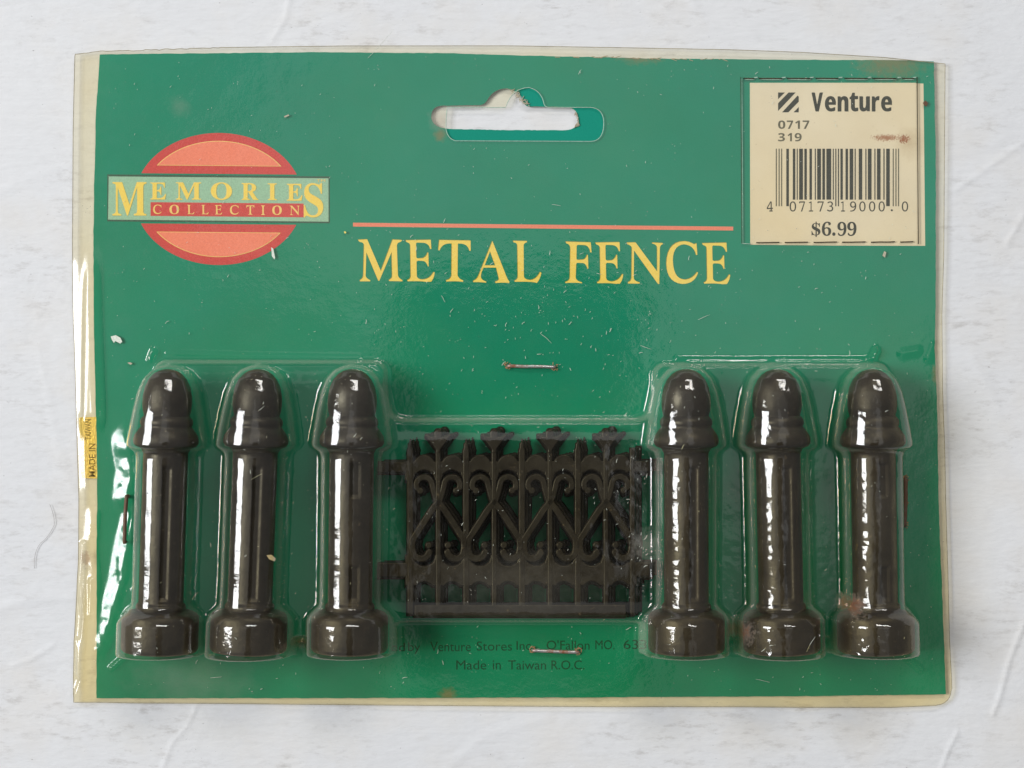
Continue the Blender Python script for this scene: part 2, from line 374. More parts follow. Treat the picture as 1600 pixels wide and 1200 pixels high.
# frayed paper along the punched hole and the top edge of the card
bm = bmesh.new()
def fibre(bm, x, y, ang, ln, w, z, curl=0.6, seg=4):
    pts = []; a = ang
    for i in range(seg+1):
        pts.append((x, y, a)); a += curl*random.uniform(-1, 1); x += math.cos(a)*ln/seg; y += math.sin(a)*ln/seg
    prev = None
    for i, (px, py, aa) in enumerate(pts):
        ww = w*(1-abs(i/seg-0.4)*0.9)
        nx, ny = -math.sin(aa)*ww, math.cos(aa)*ww
        a0 = bm.verts.new(P(px+nx, py+ny, z)); b0 = bm.verts.new(P(px-nx, py-ny, z)); t0 = bm.verts.new(P(px, py, z+ww*S*1.2))
        if prev:
            bm.faces.new((prev[0], a0, t0, prev[2])); bm.faces.new((prev[2], t0, b0, prev[1]))
        prev = (a0, b0, t0)
for i in range(34):
    t = random.random(); x = 800+18*t*1.4+random.uniform(-1.5, 1.5); y = 141+t*24+random.uniform(-1.5, 1.5)
    fibre(bm, x, y, random.uniform(0, 6.3), random.uniform(3, 8), 0.7, ZC+0.0002)
for i in range(22):
    t = random.random(); fibre(bm, 899+4*math.sin(t*3.1)+random.uniform(-1, 1), 176+t*22, random.uniform(1, 2.2), random.uniform(3, 8), 0.7, ZC+0.0002, 0.3)
for i in range(46): fibre(bm, random.choice([random.uniform(860, 1130), random.uniform(380, 700), random.uniform(1130, 1440)]), 0, 0, 0.1, 0.01, ZC)
for i in range(40):
    x = random.uniform(850, 1130); fibre(bm, x, 88+(x-800)*0.018+random.uniform(-0.6, 1.2), random.uniform(-0.3, 0.3), random.uniform(3, 11), 0.7, ZC+0.00004, 0.1)
me = bpy.data.meshes.new('paper_fibres'); bm.to_mesh(me); bm.free()
o = link('paper_fibres', me, M_core, card); tag(o, kind='stuff')

# ------------------------------------------------------------------ print: title
def tr(spec, ox, oy, sc):
    return [tuple((v/sc+(ox if i % 2 == 0 else oy)) for i, v in enumerate(p)) for p in spec]
G = {}
G['M'] = [[(52, 78), (125, 74), (235, 330), (330, 76), (405, 80), (400, 95, 378, 100), (364, 106, 364, 130), (372, 360), (374, 385, 408, 402), (408, 412), (300, 410), (302, 400), (326, 390, 326, 368), (322, 175), (222, 408), (215, 408), (118, 178), (112, 365), (114, 388, 150, 403), (148, 412), (66, 412), (68, 402), (92, 390, 94, 365), (100, 120), (96, 100, 70, 96), (54, 90, 52, 78)]]
G['E'] = [[(436, 82), (637, 78), (641, 152), (632, 152), (622, 108, 580, 102), (525, 100), (518, 104, 518, 115), (520, 215), (522, 228, 540, 228), (570, 226), (598, 220, 612, 180), (617, 182), (620, 292), (613, 292), (604, 255, 575, 248), (535, 246), (522, 248, 522, 262), (524, 370), (530, 395, 570, 398), (630, 395, 655, 345), (664, 335, 668, 340), (664, 385, 640, 415), (600, 417), (560, 408, 450, 412), (450, 402), (474, 396, 476, 368), (472, 125), (470, 104, 445, 98), (434, 92, 436, 82)]]
G['T'] = [[(706, 80), (957, 84), (958, 165), (948, 168), (938, 115, 880, 108), (855, 108), (852, 360), (858, 392, 898, 405), (897, 416), (830, 408, 762, 414), (762, 404), (798, 396, 804, 365), (806, 108), (730, 100, 708, 162), (697, 162), (706, 80)]]
G['A'] = [[(1133, 88), (1235, 345), (1252, 395, 1270, 415), (1268, 426), (1210, 420, 1157, 426), (1157, 414), (1190, 408, 1184, 385), (1163, 302), (1062, 302), (1038, 350, 1040, 375), (1042, 402, 1083, 414), (1082, 423), (1030, 417, 978, 419), (980, 408), (1008, 398, 1022, 365), (1133, 88)], [(1114, 170), (1070, 284), (1155, 284)]]
G['L'] = [[(1302, 86), (1412, 88), (1410, 98), (1384, 104, 1384, 125), (1386, 370), (1390, 400, 1440, 402), (1490, 395, 1515, 340), (1524, 336, 1527, 345), (1515, 400, 1490, 425), (1450, 412, 1312, 416), (1312, 406), (1338, 398, 1338, 370), (1334, 125), (1332, 102, 1302, 98)]]
G['F'] = [[(128, 96), (335, 102), (342, 185), (332, 186), (325, 130, 280, 124), (232, 122), (218, 124, 218, 138), (216, 235), (216, 248, 232, 248), (270, 246), (295, 242, 305, 206), (312, 208), (315, 320), (308, 322), (298, 278, 270, 274), (228, 272), (214, 272, 214, 288), (210, 395), (216, 425, 263, 434), (262, 442), (195, 434, 124, 440), (126, 430), (160, 425, 162, 390), (166, 150), (164, 118, 132, 110)]]
G['N'] = [[(636, 104), (708, 102), (888, 345), (888, 150), (886, 118, 846, 112), (848, 104), (935, 108), (932, 118), (912, 124, 910, 150), (905, 448), (895, 448), (695, 168), (693, 400), (698, 425, 742, 434), (740, 445), (645, 444), (648, 432), (672, 425, 675, 395), (678, 148), (670, 125, 640, 118)]]
G['C'] = [[(1215, 110), (1222, 205), (1212, 208), (1195, 125, 1110, 118), (1020, 125, 1018, 250), (1022, 410, 1120, 412), (1180, 408, 1220, 350), (1228, 352), (1200, 448, 1095, 448), (965, 435, 965, 275), (970, 95, 1115, 92), (1160, 95, 1195, 118)]]
G['O'] = [[(100, 0), (200, 4, 200, 100), (196, 200, 100, 200), (4, 196, 0, 100), (4, 4, 100, 0)], [(98, 14), (48, 20, 48, 96), (52, 184, 102, 186), (154, 180, 152, 104), (148, 16, 98, 14)]]
G['I'] = [[(0, 0), (100, 0), (98, 8), (70, 14, 70, 34), (70, 166), (72, 186, 100, 192), (100, 200), (0, 200), (0, 192), (30, 186, 32, 166), (32, 34), (30, 14, 0, 8)]]
def glyph_box(ch, box):
    cs = [path(c, 7) for c in G[ch]]
    xs = [p[0] for c in cs for p in c]; ys = [p[1] for c in cs for p in c]
    x0, x1, y0, y1 = min(xs), max(xs), min(ys), max(ys)
    return [[(box[0]+(x-x0)/(x1-x0)*(box[2]-box[0]), box[1]+(y-y0)/(y1-y0)*(box[3]-box[1])) for x, y in c] for c in cs]
A1 = (550, 360, 5.1613); A2 = (860, 360, 5.3333)
def direct(ch, A): return [[(x/A[2]+A[0], y/A[2]+A[1]) for x, y in path(c, 7)] for c in G[ch]]
tl = [direct(c, A1) for c in 'METAL']+[direct('F', A2), glyph_box('E', (860+376/5.333, 360+100/5.333, 860+605/5.333, 360+447/5.333)), direct('N', A2), direct('C', A2), glyph_box('E', (860+1264/5.333, 360+105/5.333, 860+1495/5.333, 360+450/5.333))]
for cs in tl:
    sh = [[(x-0.8, y-0.7) for x, y in c] for c in cs]
    flat('letter', [(sh, Z1, M_orange), (cs, Z2, M_yellow)], card)
flat('title_rule', [([[(552, 348.4), (1145, 354.6), (1145, 360.6), (552, 354.4)]], Z1, M_pink)], card)

# ------------------------------------------------------------------ print: emblem
emb = empty('brand_emblem'); emb.parent = pack
ec = (342.7, 311.4)
def seg_ellipse(a, b, ycut, up, n=48):
    """part of the ellipse above (up) or below the line y=ycut"""
    t0 = math.asin(abs(ycut-ec[1])/b); pts = []
    for i in range(n+1):
        t = t0+(math.pi-2*t0)*i/n
        pts.append((ec[0]+a*math.cos(t), ec[1]+(-1 if up else 1)*b*math.sin(t)))
    return rot(pts)
def rot(pts, a=0.0085):
    return [(ec[0]+(x-ec[0])*math.cos(a)-(y-ec[1])*math.sin(a), ec[1]+(x-ec[0])*math.sin(a)+(y-ec[1])*math.cos(a)) for x, y in pts]
for up, y1, y2 in ((True, 272.3, 259), (False, 350.6, 364)):
    flat('oval_segment', [([seg_ellipse(131, 103, y1, up)], Z1, M_red), ([seg_ellipse(118.2, 90.6, y2+(0.8 if up else -0.8), up)], Z2, M_yellow2), ([seg_ellipse(117, 89.6, y2, up)], Z3, M_pink)], emb)
ZB = ZC+0.00008
flat('name_panel', [([[(168.8, 273), (515.6, 276.2), (515.8, 349.3), (168.6, 346.3)]], Z1, M_dark), ([[(171, 276.2), (513.8, 279.2), (513.9, 346.8), (170, 343.6)]], Z2, M_mint)], emb)
flat('name_bar', [([[(236.3, 316.4), (475, 318.6), (475, 340), (236.3, 337.8)]], Z3, M_red)], emb)
def e4(a, b, c, d): return (160+a/4.324, 190+b/4.324, 160+c/4.324, 190+d/4.324)
for ch, bx in (('M', (75, 413, 303, 637)), ('E', (330, 416, 435, 529)), ('M', (503, 415, 672, 530)), ('O', (738, 415, 880, 532)), ('R', (945, 420, 1058, 532)), ('I', (1122, 422, 1182, 533)), ('E', (1250, 425, 1355, 537)), ('S', (1365, 420, 1495, 650))):
    bx = e4(*bx)
    text('letter', BOLD_SERIF(ch), (bx[0]-0.6, bx[1]-0.6, bx[2]-0.6, bx[3]-0.6), ZB, M_yellow2, emb)
    text('letter', BOLD_SERIF(ch), bx, ZB+0.00002, M_yellow, emb)
for ch, x0, x1 in (('C', 347, 405), ('O', 457, 523), ('L', 577, 625), ('L', 673, 722), ('E', 763, 813), ('C', 865, 925), ('T', 975, 1030), ('I', 1075, 1102), ('O', 1150, 1215), ('N', 1268, 1335)):
    yy = (x0-347)*0.0075; bx = e4(x0, 563+yy, x1, 627+yy)
    flat('letter', [(glyph_box(ch, bx), ZB, M_yellow2)], emb)
text('trademark_sign', 'TM', e4(1450, 393, 1508, 411), ZB, M_yellow2, emb)

# ------------------------------------------------------------------ print: small lines
SL = 0.0
for s, bx in (('ed', (612, 1003.5, 633, 1017)), ('by', (638, 1003, 657, 1021)), ('Venture', (672.5, 1002, 735.6, 1017)), ('Stores', (745, 1001.5, 800, 1016)), ('Inc.,', (807, 1001, 838, 1017)),
              ("O'Fallon", (854, 999.5, 921, 1014.5)), ('MO.', (930, 999.5, 960, 1014)), ('633', (974, 999, 1010, 1013.5)),
              ('Made', (713, 1031, 760, 1045.5)), ('in', (770, 1031, 782.5, 1045.3)), ('Taiwan', (794, 1031, 853, 1045.5)), ('R.O.C.', (861.5, 1031, 913, 1045.3))):
    text('small_print', s, bx, Z1, M_text, card, 0.0)

# ------------------------------------------------------------------ price label
lab_c = [(1171, 130.2), (1430, 130.2), (1431, 131), (1441.8, 131.4), (1442.6, 200), (1444.5, 384.5), (1300, 384), (1171.6, 382.8)]
lab = flat('price_label', [([lab_c], Z1, M_label)], pack)
def L6(pts, ox=1190, oy=130): return [(ox+x/6.4, oy+y/6.4) for x, y in pts]
for pts in ([(160, 98), (228, 98), (160, 165)], [(265, 98), (335, 98), (163, 280), (160, 280), (160, 205)], [(355, 128), (366, 140), (366, 190), (262, 296), (200, 296)], [(366, 243), (366, 296), (315, 296)]):
    flat('mark_stripe', [([L6(pts)], Z2, M_black)], lab)
for ch, x0, x1, y0 in (('V', 495, 608, 98), ('e', 628, 737, 134), ('n', 755, 862, 134), ('t', 874, 960, 100), ('u', 972, 1076, 136), ('r', 1096, 1172, 134), ('e', 1189, 1297, 134)):
    text('store_letter', BOLD_SANS(ch), (1190+x0/6.4, 130+y0/6.4, 1190+x1/6.4, 130+288/6.4), Z2, M_black, lab)
    for q in (-1.0, -0.5, 0.5, 1.0): text('store_letter', BOLD_SANS(ch), (1190+x0/6.4+0.8+q*0.9, 130+y0/6.4+0.7*abs(q), 1190+x1/6.4-0.8+q*0.9-(q > 0.8)*1.4, 130+288/6.4-0.6*abs(q)), Z2+0.000006*(q+1.2), M_black, lab)
for ch, x0, x1 in (('0', 160, 232), ('7', 247, 310), ('1', 330, 378), ('7', 405, 472)):
    text('number', BOLD_SANS(ch), (1190+x0/6.4, 189, 1190+x1/6.4, 202), Z2, M_black2, lab)
for ch, x0, x1 in (('3', 160, 228), ('1', 255, 298), ('9', 325, 395)):
    text('number', BOLD_SANS(ch), (1190+x0/6.4, 208.6, 1190+x1/6.4, 221.5), Z2, M_black2, lab)
for x0, x1, dark, lng in ((137, 148, 0, 1), (165, 176, 0, 1), (190, 201, 0, 1), (242, 268, 1, 1), (307, 332, 1, 0), (346, 356, 1, 0), (370, 408, 1, 0), (422, 447, 1, 0), (473, 498, 1, 0), (526, 537, 1, 0), (550, 588, 1, 0), (602, 628, 1, 0), (642, 690, 1, 0), (706, 716, 1, 0), (731, 742, 1, 1), (757, 768, 1, 1), (782, 806, 1, 0), (833, 858, 1, 0), (874, 910, 1, 0), (924, 935, 1, 0), (965, 1000, 1, 0), (1031, 1042, 1, 0), (1056, 1093, 1, 0), (1121, 1132, 1, 0), (1147, 1183, 1, 0), (1211, 1223, 1, 0), (1239, 1275, 1, 1), (1304, 1315, 0, 1), (1331, 1342, 0, 1), (1357, 1368, 0, 1)):
    a, b = 1190+x0/6.4, 1190+x1/6.4; yb = 322.7 if lng else 312.5
    flat('barcode_bar', [([[(a, 233), (b, 233), (b, yb), (a, yb)]], Z2, M_black if dark else M_black2)], lab)
for ch, x0, x1 in (('4', 47, 108), ('0', 275, 340), ('7', 370, 428), ('1', 468, 510), ('7', 553, 615), ('3', 648, 710), ('1', 788, 828), ('9', 878, 940), ('0', 970, 1033), ('0', 1067, 1130), ('0', 1163, 1225), ('0', 1395, 1458)):
    text('number', MONO(ch), (1190+x0/6.4, 315.2, 1190+x1/6.4, 331), Z2, M_black, lab)
text('number', '.', (1190+1284/6.4, 327.4, 1190+1306/6.4, 330.6), Z2, M_black, lab)
text('price_figure', BOLD_SERIF('6'), (1190+597/6.4, 346.8, 1190+690/6.4, 369), Z2, M_black, lab)
text('price_figure', BOLD_SERIF('9'), (1190+752/6.4, 347, 1190+842/6.4, 369.2), Z2, M_black, lab)
text('price_figure', BOLD_SERIF('9'), (1190+850/6.4, 347, 1190+942/6.4, 369.2), Z2, M_black, lab)
text('price_figure', '.', (1190+700/6.4, 363.4, 1190+733/6.4, 369), Z2, M_black, lab)
text('price_figure', BOLD_SERIF('S'), (1267.2, 349, 1281, 368.3), Z2, M_black, lab)
flat('price_figure', [([[(1273.4, 346.8), (1275.2, 346.8), (1275.2, 370.6), (1273.4, 370.6)]], Z2+0.000008, M_black)], lab)

# ------------------------------------------------------------------ gold foil sticker at the left edge
st = flat('foil_sticker', [([path([(124, 654), (124, 652, 127, 652), (164, 651), (164, 748), (131, 747), (126, 747, 126, 742)])], 0.00014, M_gold)], pack, 0.00008)
text('sticker_print', 'MADE IN', (139, 693, 149.5, 745), 0.00015, M_goldink, st, 0.01, rot=90)
text('sticker_print', 'TAIWAN', (133, 655, 143, 687), 0.00015, M_goldink, st, 0.01, rot=90)

# ------------------------------------------------------------------ posts (positions in photo pixels at the height of their axes)
ZA = ZC+0.00730                                                     # axis height: base drum rests on the card
posts = [(263, 249), (404, 387.5), (551, 546), (1072, 1072.5), (1213, 1222), (1362, 1369)]   # finial end x, base end x
def kx(x, z=ZA): return 800+(x-800)*(H-z)/H
axes = [(kx(a), kx(b)) for a, b in posts]
YT, YB = 577.0, 1009.0
YBs = [1010, 1012, 1010, 1010, 1011, 1009]
prof = [(0, 0), (0.6, 6), (3, 14), (8, 22), (16, 29), (28, 34.5), (42, 37), (55, 37.5), (64, 36.5), (69, 35), (72, 34.5), (74, 36.5), (78, 39.5), (82, 40), (86, 39.5), (88, 38), (91, 40.5), (96, 44), (102, 48), (109, 49.5), (114, 49), (118, 46), (120, 41), (122, 37), (126, 35.5)]
prof_fin = [p for p in prof if p[0] <= 72]; prof_col = [p for p in prof if p[0] >= 72]
def lathe(name, pr, n=56, y0=0, fn=None, sub=None):
    vs = []; m = len(pr)
    for (y, r) in pr:
        for j in range(n):
            a = 2*math.pi*j/n; rr = fn(y, a, r) if fn else r
            vs.append((rr*S*math.sin(a), -(y-y0)*S, rr*S*math.cos(a)))
    q = []
    for i in range(m-1):
        for j in range(n):
            k = (j+1) % n; q.append((i*n+j, i*n+k, (i+1)*n+k, (i+1)*n+j))
    return mesh_np(name, vs, q)
def slotted(kind):
    def f(y, a, r):
        d = (a-R(16)+math.pi) % (2*math.pi)-math.pi
        px = abs(d)*r
        if kind == 'long': k = max(px-5.5, 0, 150-y, y-348)
        else: k = max(px-6.5, 0) if (143 <= y <= 193 or 300 <= y <= 350) else 99
        if kind != 'long':
            e = min(abs(y-168), abs(y-325)); k = max(px-6.5, e-25, 0)
        return r-(4.6 if k < 1e-6 else max(0, 4.6-3*k))
    return f
colprof = [(126, 35.5)]+[(126+i*3.0, 33.8) for i in range(1, 78)]+[(358, 35.5), (361, 37.5), (364, 38), (367, 37.2), (369, 37)]
baseprof = [(367.4, 30), (368, 40), (370, 48), (373, 54.5), (377, 57.4), (382, 58.3), (424, 58.3), (428, 57.6), (431, 55), (432, 50), (432.2, 30), (432.2, 0.01)]
me_fin = lathe('finial', prof_fin, 48); me_cap = lathe('collar', prof_col, 56); me_base = lathe('base', baseprof, 64)
me_col = {k: lathe('column', colprof, 120, fn=slotted(k)) for k in ('long', 'short')}
names = [('dark metal post at far left, nearest the gold foil sticker', 'long'), ('second dark metal post from the left, between the two other left-hand posts', 'long'),
         ('dark metal post just left of the stacked fence panels, two short slots facing up', 'short'), ('dark metal post just right of the stacked fence panels', 'long'),
         ('second dark metal post from the right, between the two other right-hand posts', 'long'), ('dark metal post at far right beside the rusty staple, two short slots facing up', 'short')]
for i, ((xa, xb), (lb, kind)) in enumerate(zip(axes, names)):
    tilt = math.atan2(xb-xa, YB-YT)
    p = empty('fence_post', P(xa, YT, ZA), tilt)
    tag(p, lb, 'fence post', 'dark metal fence posts sealed in the blister')
    for nme, me in (('finial', me_fin), ('collar', me_cap), ('column', me_col[kind]), ('base', me_base)):
        link(nme, me, M_iron, p)

# ------------------------------------------------------------------ fence panels
def sdf_mesh(name, fn, box, thick, step=0.9, bev=1.5):
    x0, y0, x1, y1 = box
    gx = np.arange(x0, x1+step, step); gy = np.arange(y0, y1+step, step)
    X, Y = np.meshgrid(gx, gy); D = fn(X, Y)
    t = np.clip((0.5-D)/bev, 0, 1); Z = thick*np.sqrt(np.clip(1-(1-t)**2, 0, 1))
    q = grid_quads(len(gx), len(gy)); ok = (D.ravel()[q].min(1) < 0.5)
    q = q[ok]; used = np.unique(q); mp = -np.ones(X.size, dtype=int); mp[used] = np.arange(len(used)); q = mp[q]
    co = np.stack([X*S, -Y*S, Z], -1).reshape(-1, 3)[used]
    return mesh_np(name, co, q)
def arc(cx, cy, r, a0, a1, n=10): return [(cx+r*math.cos(R(a0+(a1-a0)*i/n)), cy+r*math.sin(R(a0+(a1-a0)*i/n))) for i in range(n+1)]
def cap(pts, w): return lambda X, Y: seg_dist(X, Y, pts)-w
def U(*fs): return lambda X, Y: np.minimum.reduce([f(X, Y) for f in fs])
def boxf(x0, y0, x1, y1): return lambda X, Y: np.maximum(np.maximum(x0-X, X-x1), np.maximum(y0-Y, Y-y1))
def sub(f, g): return lambda X, Y: np.maximum(f(X, Y), -g(X, Y))
TH = 0.00052; PX = 43.6
fx0 = 640
vx = [fx0+PX*i for i in range(9)]                                  # 640, 683.6 ... 988.8
def rail_up(X, Y):
    D = boxf(590, 722, 1014, 739)(X, Y)
    for i in range(8):
        c = (vx[i]+vx[i+1])/2
        D = np.minimum(D, np.maximum(np.hypot(X-c, Y-729)-17, Y-745))
        D = np.minimum(D, boxf(vx[i]-8, 735, vx[i]+8, 752)(X, Y))
    for i in range(8):
        c = (vx[i]+vx[i+1])/2; D = np.maximum(D, -(np.hypot(X-c, Y-752)-16.5))
    return D
def rail_low(X, Y):
    D = np.minimum(boxf(590, 880, 1014, 902)(X, Y), boxf(634, 880, 994, 916)(X, Y))
    for i in range(8):
        c = (vx[i]+vx[i+1])/2; D = np.minimum(D, boxf(vx[i]-8, 868, vx[i]+8, 916)(X, Y))
    for i in range(8):
        c = (vx[i]+vx[i+1])/2; D = np.maximum(D, -(np.hypot(X-c, Y-869)-16.5))
        D = np.maximum(D, -np.minimum(np.hypot(X-c, Y-925)-15.5, boxf(c-15.5, 925, c+15.5, 960)(X, Y)))
    return D
m_up = sdf_mesh('upper_rail', rail_up, (588, 708, 1016, 756), TH); m_low = sdf_mesh('lower_rail', rail_low, (588, 862, 1016, 920), TH)
m_bar = sdf_mesh('bottom_bar', boxf(646, 946, 976, 963), (643, 943, 979, 966), TH*1.25)
m_spike = sdf_mesh('picket', U(boxf(-4.9, -28, 4.9, 250), cap([(0, -36), (0, -20)], 3.2), lambda X, Y: np.maximum(np.maximum(np.abs(X)-5.6*(Y+44)/20, -44-Y), Y+24)), (-8, -47, 8, 228), TH*1.06)
m_thin = sdf_mesh('picket', U(boxf(-3.9, -30, 3.9, 250)), (-7, -32, 7, 228), TH*1.06)
def fin(X, Y):
    a = lambda x0, y0, rx, ry: (np.hypot((X-x0)/rx, (Y-y0)/ry)-1)*min(rx, ry)
    D = np.minimum(a(0, -52, 7, 9), seg_dist(X, Y, [(-18, -50), (-8, -44), (8, -44), (18, -50)])-2.8)
    return np.minimum(D, np.maximum(np.abs(X)-(4+np.clip((-28-Y)*0.75, 0, 13)), np.maximum(Y+22, -49-Y)))
m_fin = sdf_mesh('picket_finial', fin, (-26, -66, 26, -20), TH*1.2, 0.7, 3)
def scroll(X, Y, s, up):
    pass
# a lyre scroll seen from its fleur picket at x=0: upper curls toward the neighbouring spike pickets, lower legs splay out
def up_scroll(s):
    pts = [(0, 70), (s*6, 52)]+[(s*6+s*2, 44)]+[(s*(21.8+12.5*math.cos(R(a))), 39+12.5*math.sin(R(a))) for a in np.linspace(185, 380, 12)]
    return U(cap(pts, 4.5), lambda X, Y: np.hypot(X-s*28, Y-48)-5.0)
def lo_scroll(s):
    pts = [(0, 60), (s*10, 72), (s*40, 118), (s*41, 130)]+[(s*(27+13*math.cos(R(a))), 135+13*math.sin(R(a))) for a in np.linspace(0, 165, 11)]
    return U(cap(pts, 5.3), lambda X, Y: np.hypot(X-s*15, Y-127)-5.2)
m_su = {s: sdf_mesh('scroll', up_scroll(s), (-46, 18, 46, 78), TH*1.02) for s in (-1, 1)}
m_sl = {s: sdf_mesh('scroll', lo_scroll(s), (-50, 52, 50, 156), TH*1.12) for s in (-1, 1)}
plabels = ['uppermost dark metal fence panel of the stack in the middle', 'dark metal fence panel just under the uppermost one of the middle stack',
           'dark metal fence panel third from the top of the middle stack', 'dark metal fence panel fourth from the top of the middle stack', 'dark metal fence panel fifth from the top of the middle stack', 'dark metal fence panel sixth from the top of the middle stack', 'dark metal fence panel next to the bottom of the middle stack', 'dark metal fence panel at the bottom of the middle stack, lying on the card']
def rel(me, ox, oy, zz, parent, name):
    return link(name, me, M_fence, parent, (ox*S, -oy*S, zz))
kids = []
for lv in range(8):
    z = ZC+0.0001+(7-lv)*0.00060
    kz = (H-z)/H
    ox, oy = [(0, 0), (1.6, -0.3), (3.6, -0.9), (5.6, -1.2), (4.6, 0.6), (7.6, -1.0), (3.0, 0.4), (9.0, -1.6)][lv]
    fp = empty('miniature_fence', (((0-800)*S+0), 600*S, z))
    # panel local origin: photo pixel (0,0); shrink offset keeps it under the seen place
    fp.location = ((-800*kz+ox)*S+12*S*(0), (600*kz-oy)*S, z)
    fp.scale = (kz, kz, 1)
    fp.rotation_euler = (0, 0, R([0.35, 0.2, -0.25, 0.1, 0.5, -0.4, -0.5, 0.6][lv]*0.3))
    tag(fp, plabels[lv], 'fence panel', 'dark metal fence panels stacked in the middle tray')
    rel(m_up, 0, 0, 0, fp, 'upper_rail'); rel(m_low, 0, 0, 0, fp, 'lower_rail'); rel(m_bar, 0, 0, 0.00001, fp, 'bottom_bar')
    for i in range(9):
        if i % 2 == 0:
            if i == 8: rel(m_thin, vx[i]-2, 732, 0, fp, 'picket')
            else: rel(m_spike, vx[i], 732, 0, fp, 'picket')
        else:
            rel(m_thin, vx[i], 732, 0, fp, 'picket'); rel(m_fin, vx[i], 732, 0.00002, fp, 'picket_finial')
            for s in (-1, 1):
                rel(m_su[s], vx[i], 720, 0, fp, 'scroll'); rel(m_sl[s], vx[i], 726, 0, fp, 'scroll')

# ------------------------------------------------------------------ clear blister (one formed sheet)
def smooth01(t): t = np.clip(t, 0, 1); return t*t*(3-2*t)
def rbox(X, Y, x0, y0, x1, y1, r):
    cx, cy, hx, hy = (x0+x1)/2, (y0+y1)/2, (x1-x0)/2-r, (y1-y0)/2-r
    dx = np.abs(X-cx)-hx; dy = np.abs(Y-cy)-hy
    return np.hypot(np.maximum(dx, 0), np.maximum(dy, 0))+np.minimum(np.maximum(dx, dy), 0)-r
def smin(a, b, k):
    h = np.clip(0.5+0.5*(b-a)/k, 0, 1); return b*(1-h)+a*h-k*h*(1-h)
TY = [572, 574, 580, 592, 612, 640, 670, 688, 694, 698, 702, 710, 900, 938, 944, 952, 962, 1012, 1016]
TR = [-2, 13, 26, 37, 45, 51, 56, 58.5, 58.5, 54, 47, 44, 43.5, 44, 49, 58, 64.5, 65, 64]
def blister_height(X, Y):
    tray = smin(smin(rbox(X, Y, 246, 566, 604, 990, 18), rbox(X, Y, 1020, 570, 1384, 990, 18), 30), rbox(X, Y, 560, 656, 1060, 967, 8), 34)
    z = 5.1*(1-smooth01((tray+4)/9))
    z += 0.25*smooth01((-tray-14)/20); zt = z.copy()
    for i, (xa, xb) in enumerate(axes):
        t = (Y-YT)/(YB-YT); ax = xa+(xb-xa)*t; dx = np.abs(X-ax)
        Rr = np.interp(Y, TY, TR); yb = YBs[i]+4
        d = np.maximum(dx-Rr, Y-yb); d = np.where(Y < 572, np.maximum(d, np.hypot(dx, Y-574)-2), d)
        Rm = np.maximum(Rr, 1)*S*1000
        top = ZA*1000+np.sqrt(np.maximum(Rm**2-np.minimum(dx*S*1000, Rm)**2, 0))
        # rounded shoulder where the drum ends
        top -= 0.9*np.clip(1-(yb-Y)/5, 0, 1)**2
        wall = 1-smooth01(d/4.6)
        # foot flare
        z = np.maximum(z, top*wall)
        # small web near the card at the drum foot
        z = np.maximum(z, zt+0.85*np.exp(-(np.maximum(d-1.5, 0)/5)**2))
    return z
# creases and puckers of the flat flange: (points, half width, height mm)
CR = [([(236, 562), (241, 548)], 3.5, 1.0), ([(1062, 563), (1150, 563.5), (1250, 563), (1348, 563), (1360, 559), (1365, 548)], 5, 0.75), ([(1360, 561), (1366, 545)], 3, 1.1), ([(262, 552), (400, 556), (560, 558)], 3.4, 0.16), ([(196, 1024), (176, 1042)], 3.5, 0.8), ([(1412, 1026), (1434, 1044)], 3.5, 0.8),
      ([(1408, 552), (1432, 548)], 7, 0.28),       ([(132, 850), (128, 910), (134, 960), (126, 1050)], 5, 0.7), ([(145, 905), (143, 960)], 4, 0.5), ([(60+62, 1000), (130, 1060), (122, 1082)], 5, 0.6),
      ([(311, 1012), (320, 1001), (332, 1001), (341, 1013)], 3.5, 0.9), ([(452, 1012), (462, 1001), (478, 1001), (487, 1012)], 3.5, 0.9), ([(1134, 1010), (1143, 1000), (1157, 1000), (1166, 1010)], 3.5, 0.9), ([(1284, 1008), (1292, 1000), (1304, 1000), (1310, 1008)], 3.5, 0.9),
       ([(1455, 540), (1448, 560)], 6, 0.25)]
rows = [74, 85, 200, 380, 480, 600, 700, 780, 880, 960, 1000, 1060, 1095]
Lx = [120, 118.5, 116, 115, 116, 120, 122.5, 125, 124.5, 120, 118, 116.5, 117]
Rx = [1475, 1475, 1474, 1473, 1470, 1471, 1474.5, 1476, 1479, 1481, 1482, 1485, 1486]
cols = [118, 160, 200, 350, 540, 800, 950, 1140, 1250, 1380, 1475]
Ty = [86, 81, 80.5, 75.5, 73, 73, 75.5, 79, 83, 91, 101]; By = [1096, 1096, 1097, 1098, 1100, 1102, 1103, 1103, 1104, 1104, 1100]
NX, NY = 930, 700
u = np.linspace(0, 1, NX)[None, :]; v = np.linspace(0, 1, NY)[:, None]
yy0 = 80+v*1020
Xf = np.interp(yy0, rows, Lx)*(1-u)+np.interp(yy0, rows, Rx)*u
Yt = np.interp(118+u*1357, cols, Ty)
jagt = vnoise(118+u*1357, 0*u, 7, 5)*2.2*np.exp(-((118+u*1357-240)/110)**2)
Yf = (Yt+jagt)*(1-v)+np.interp(118+u*1357, cols, By)*v
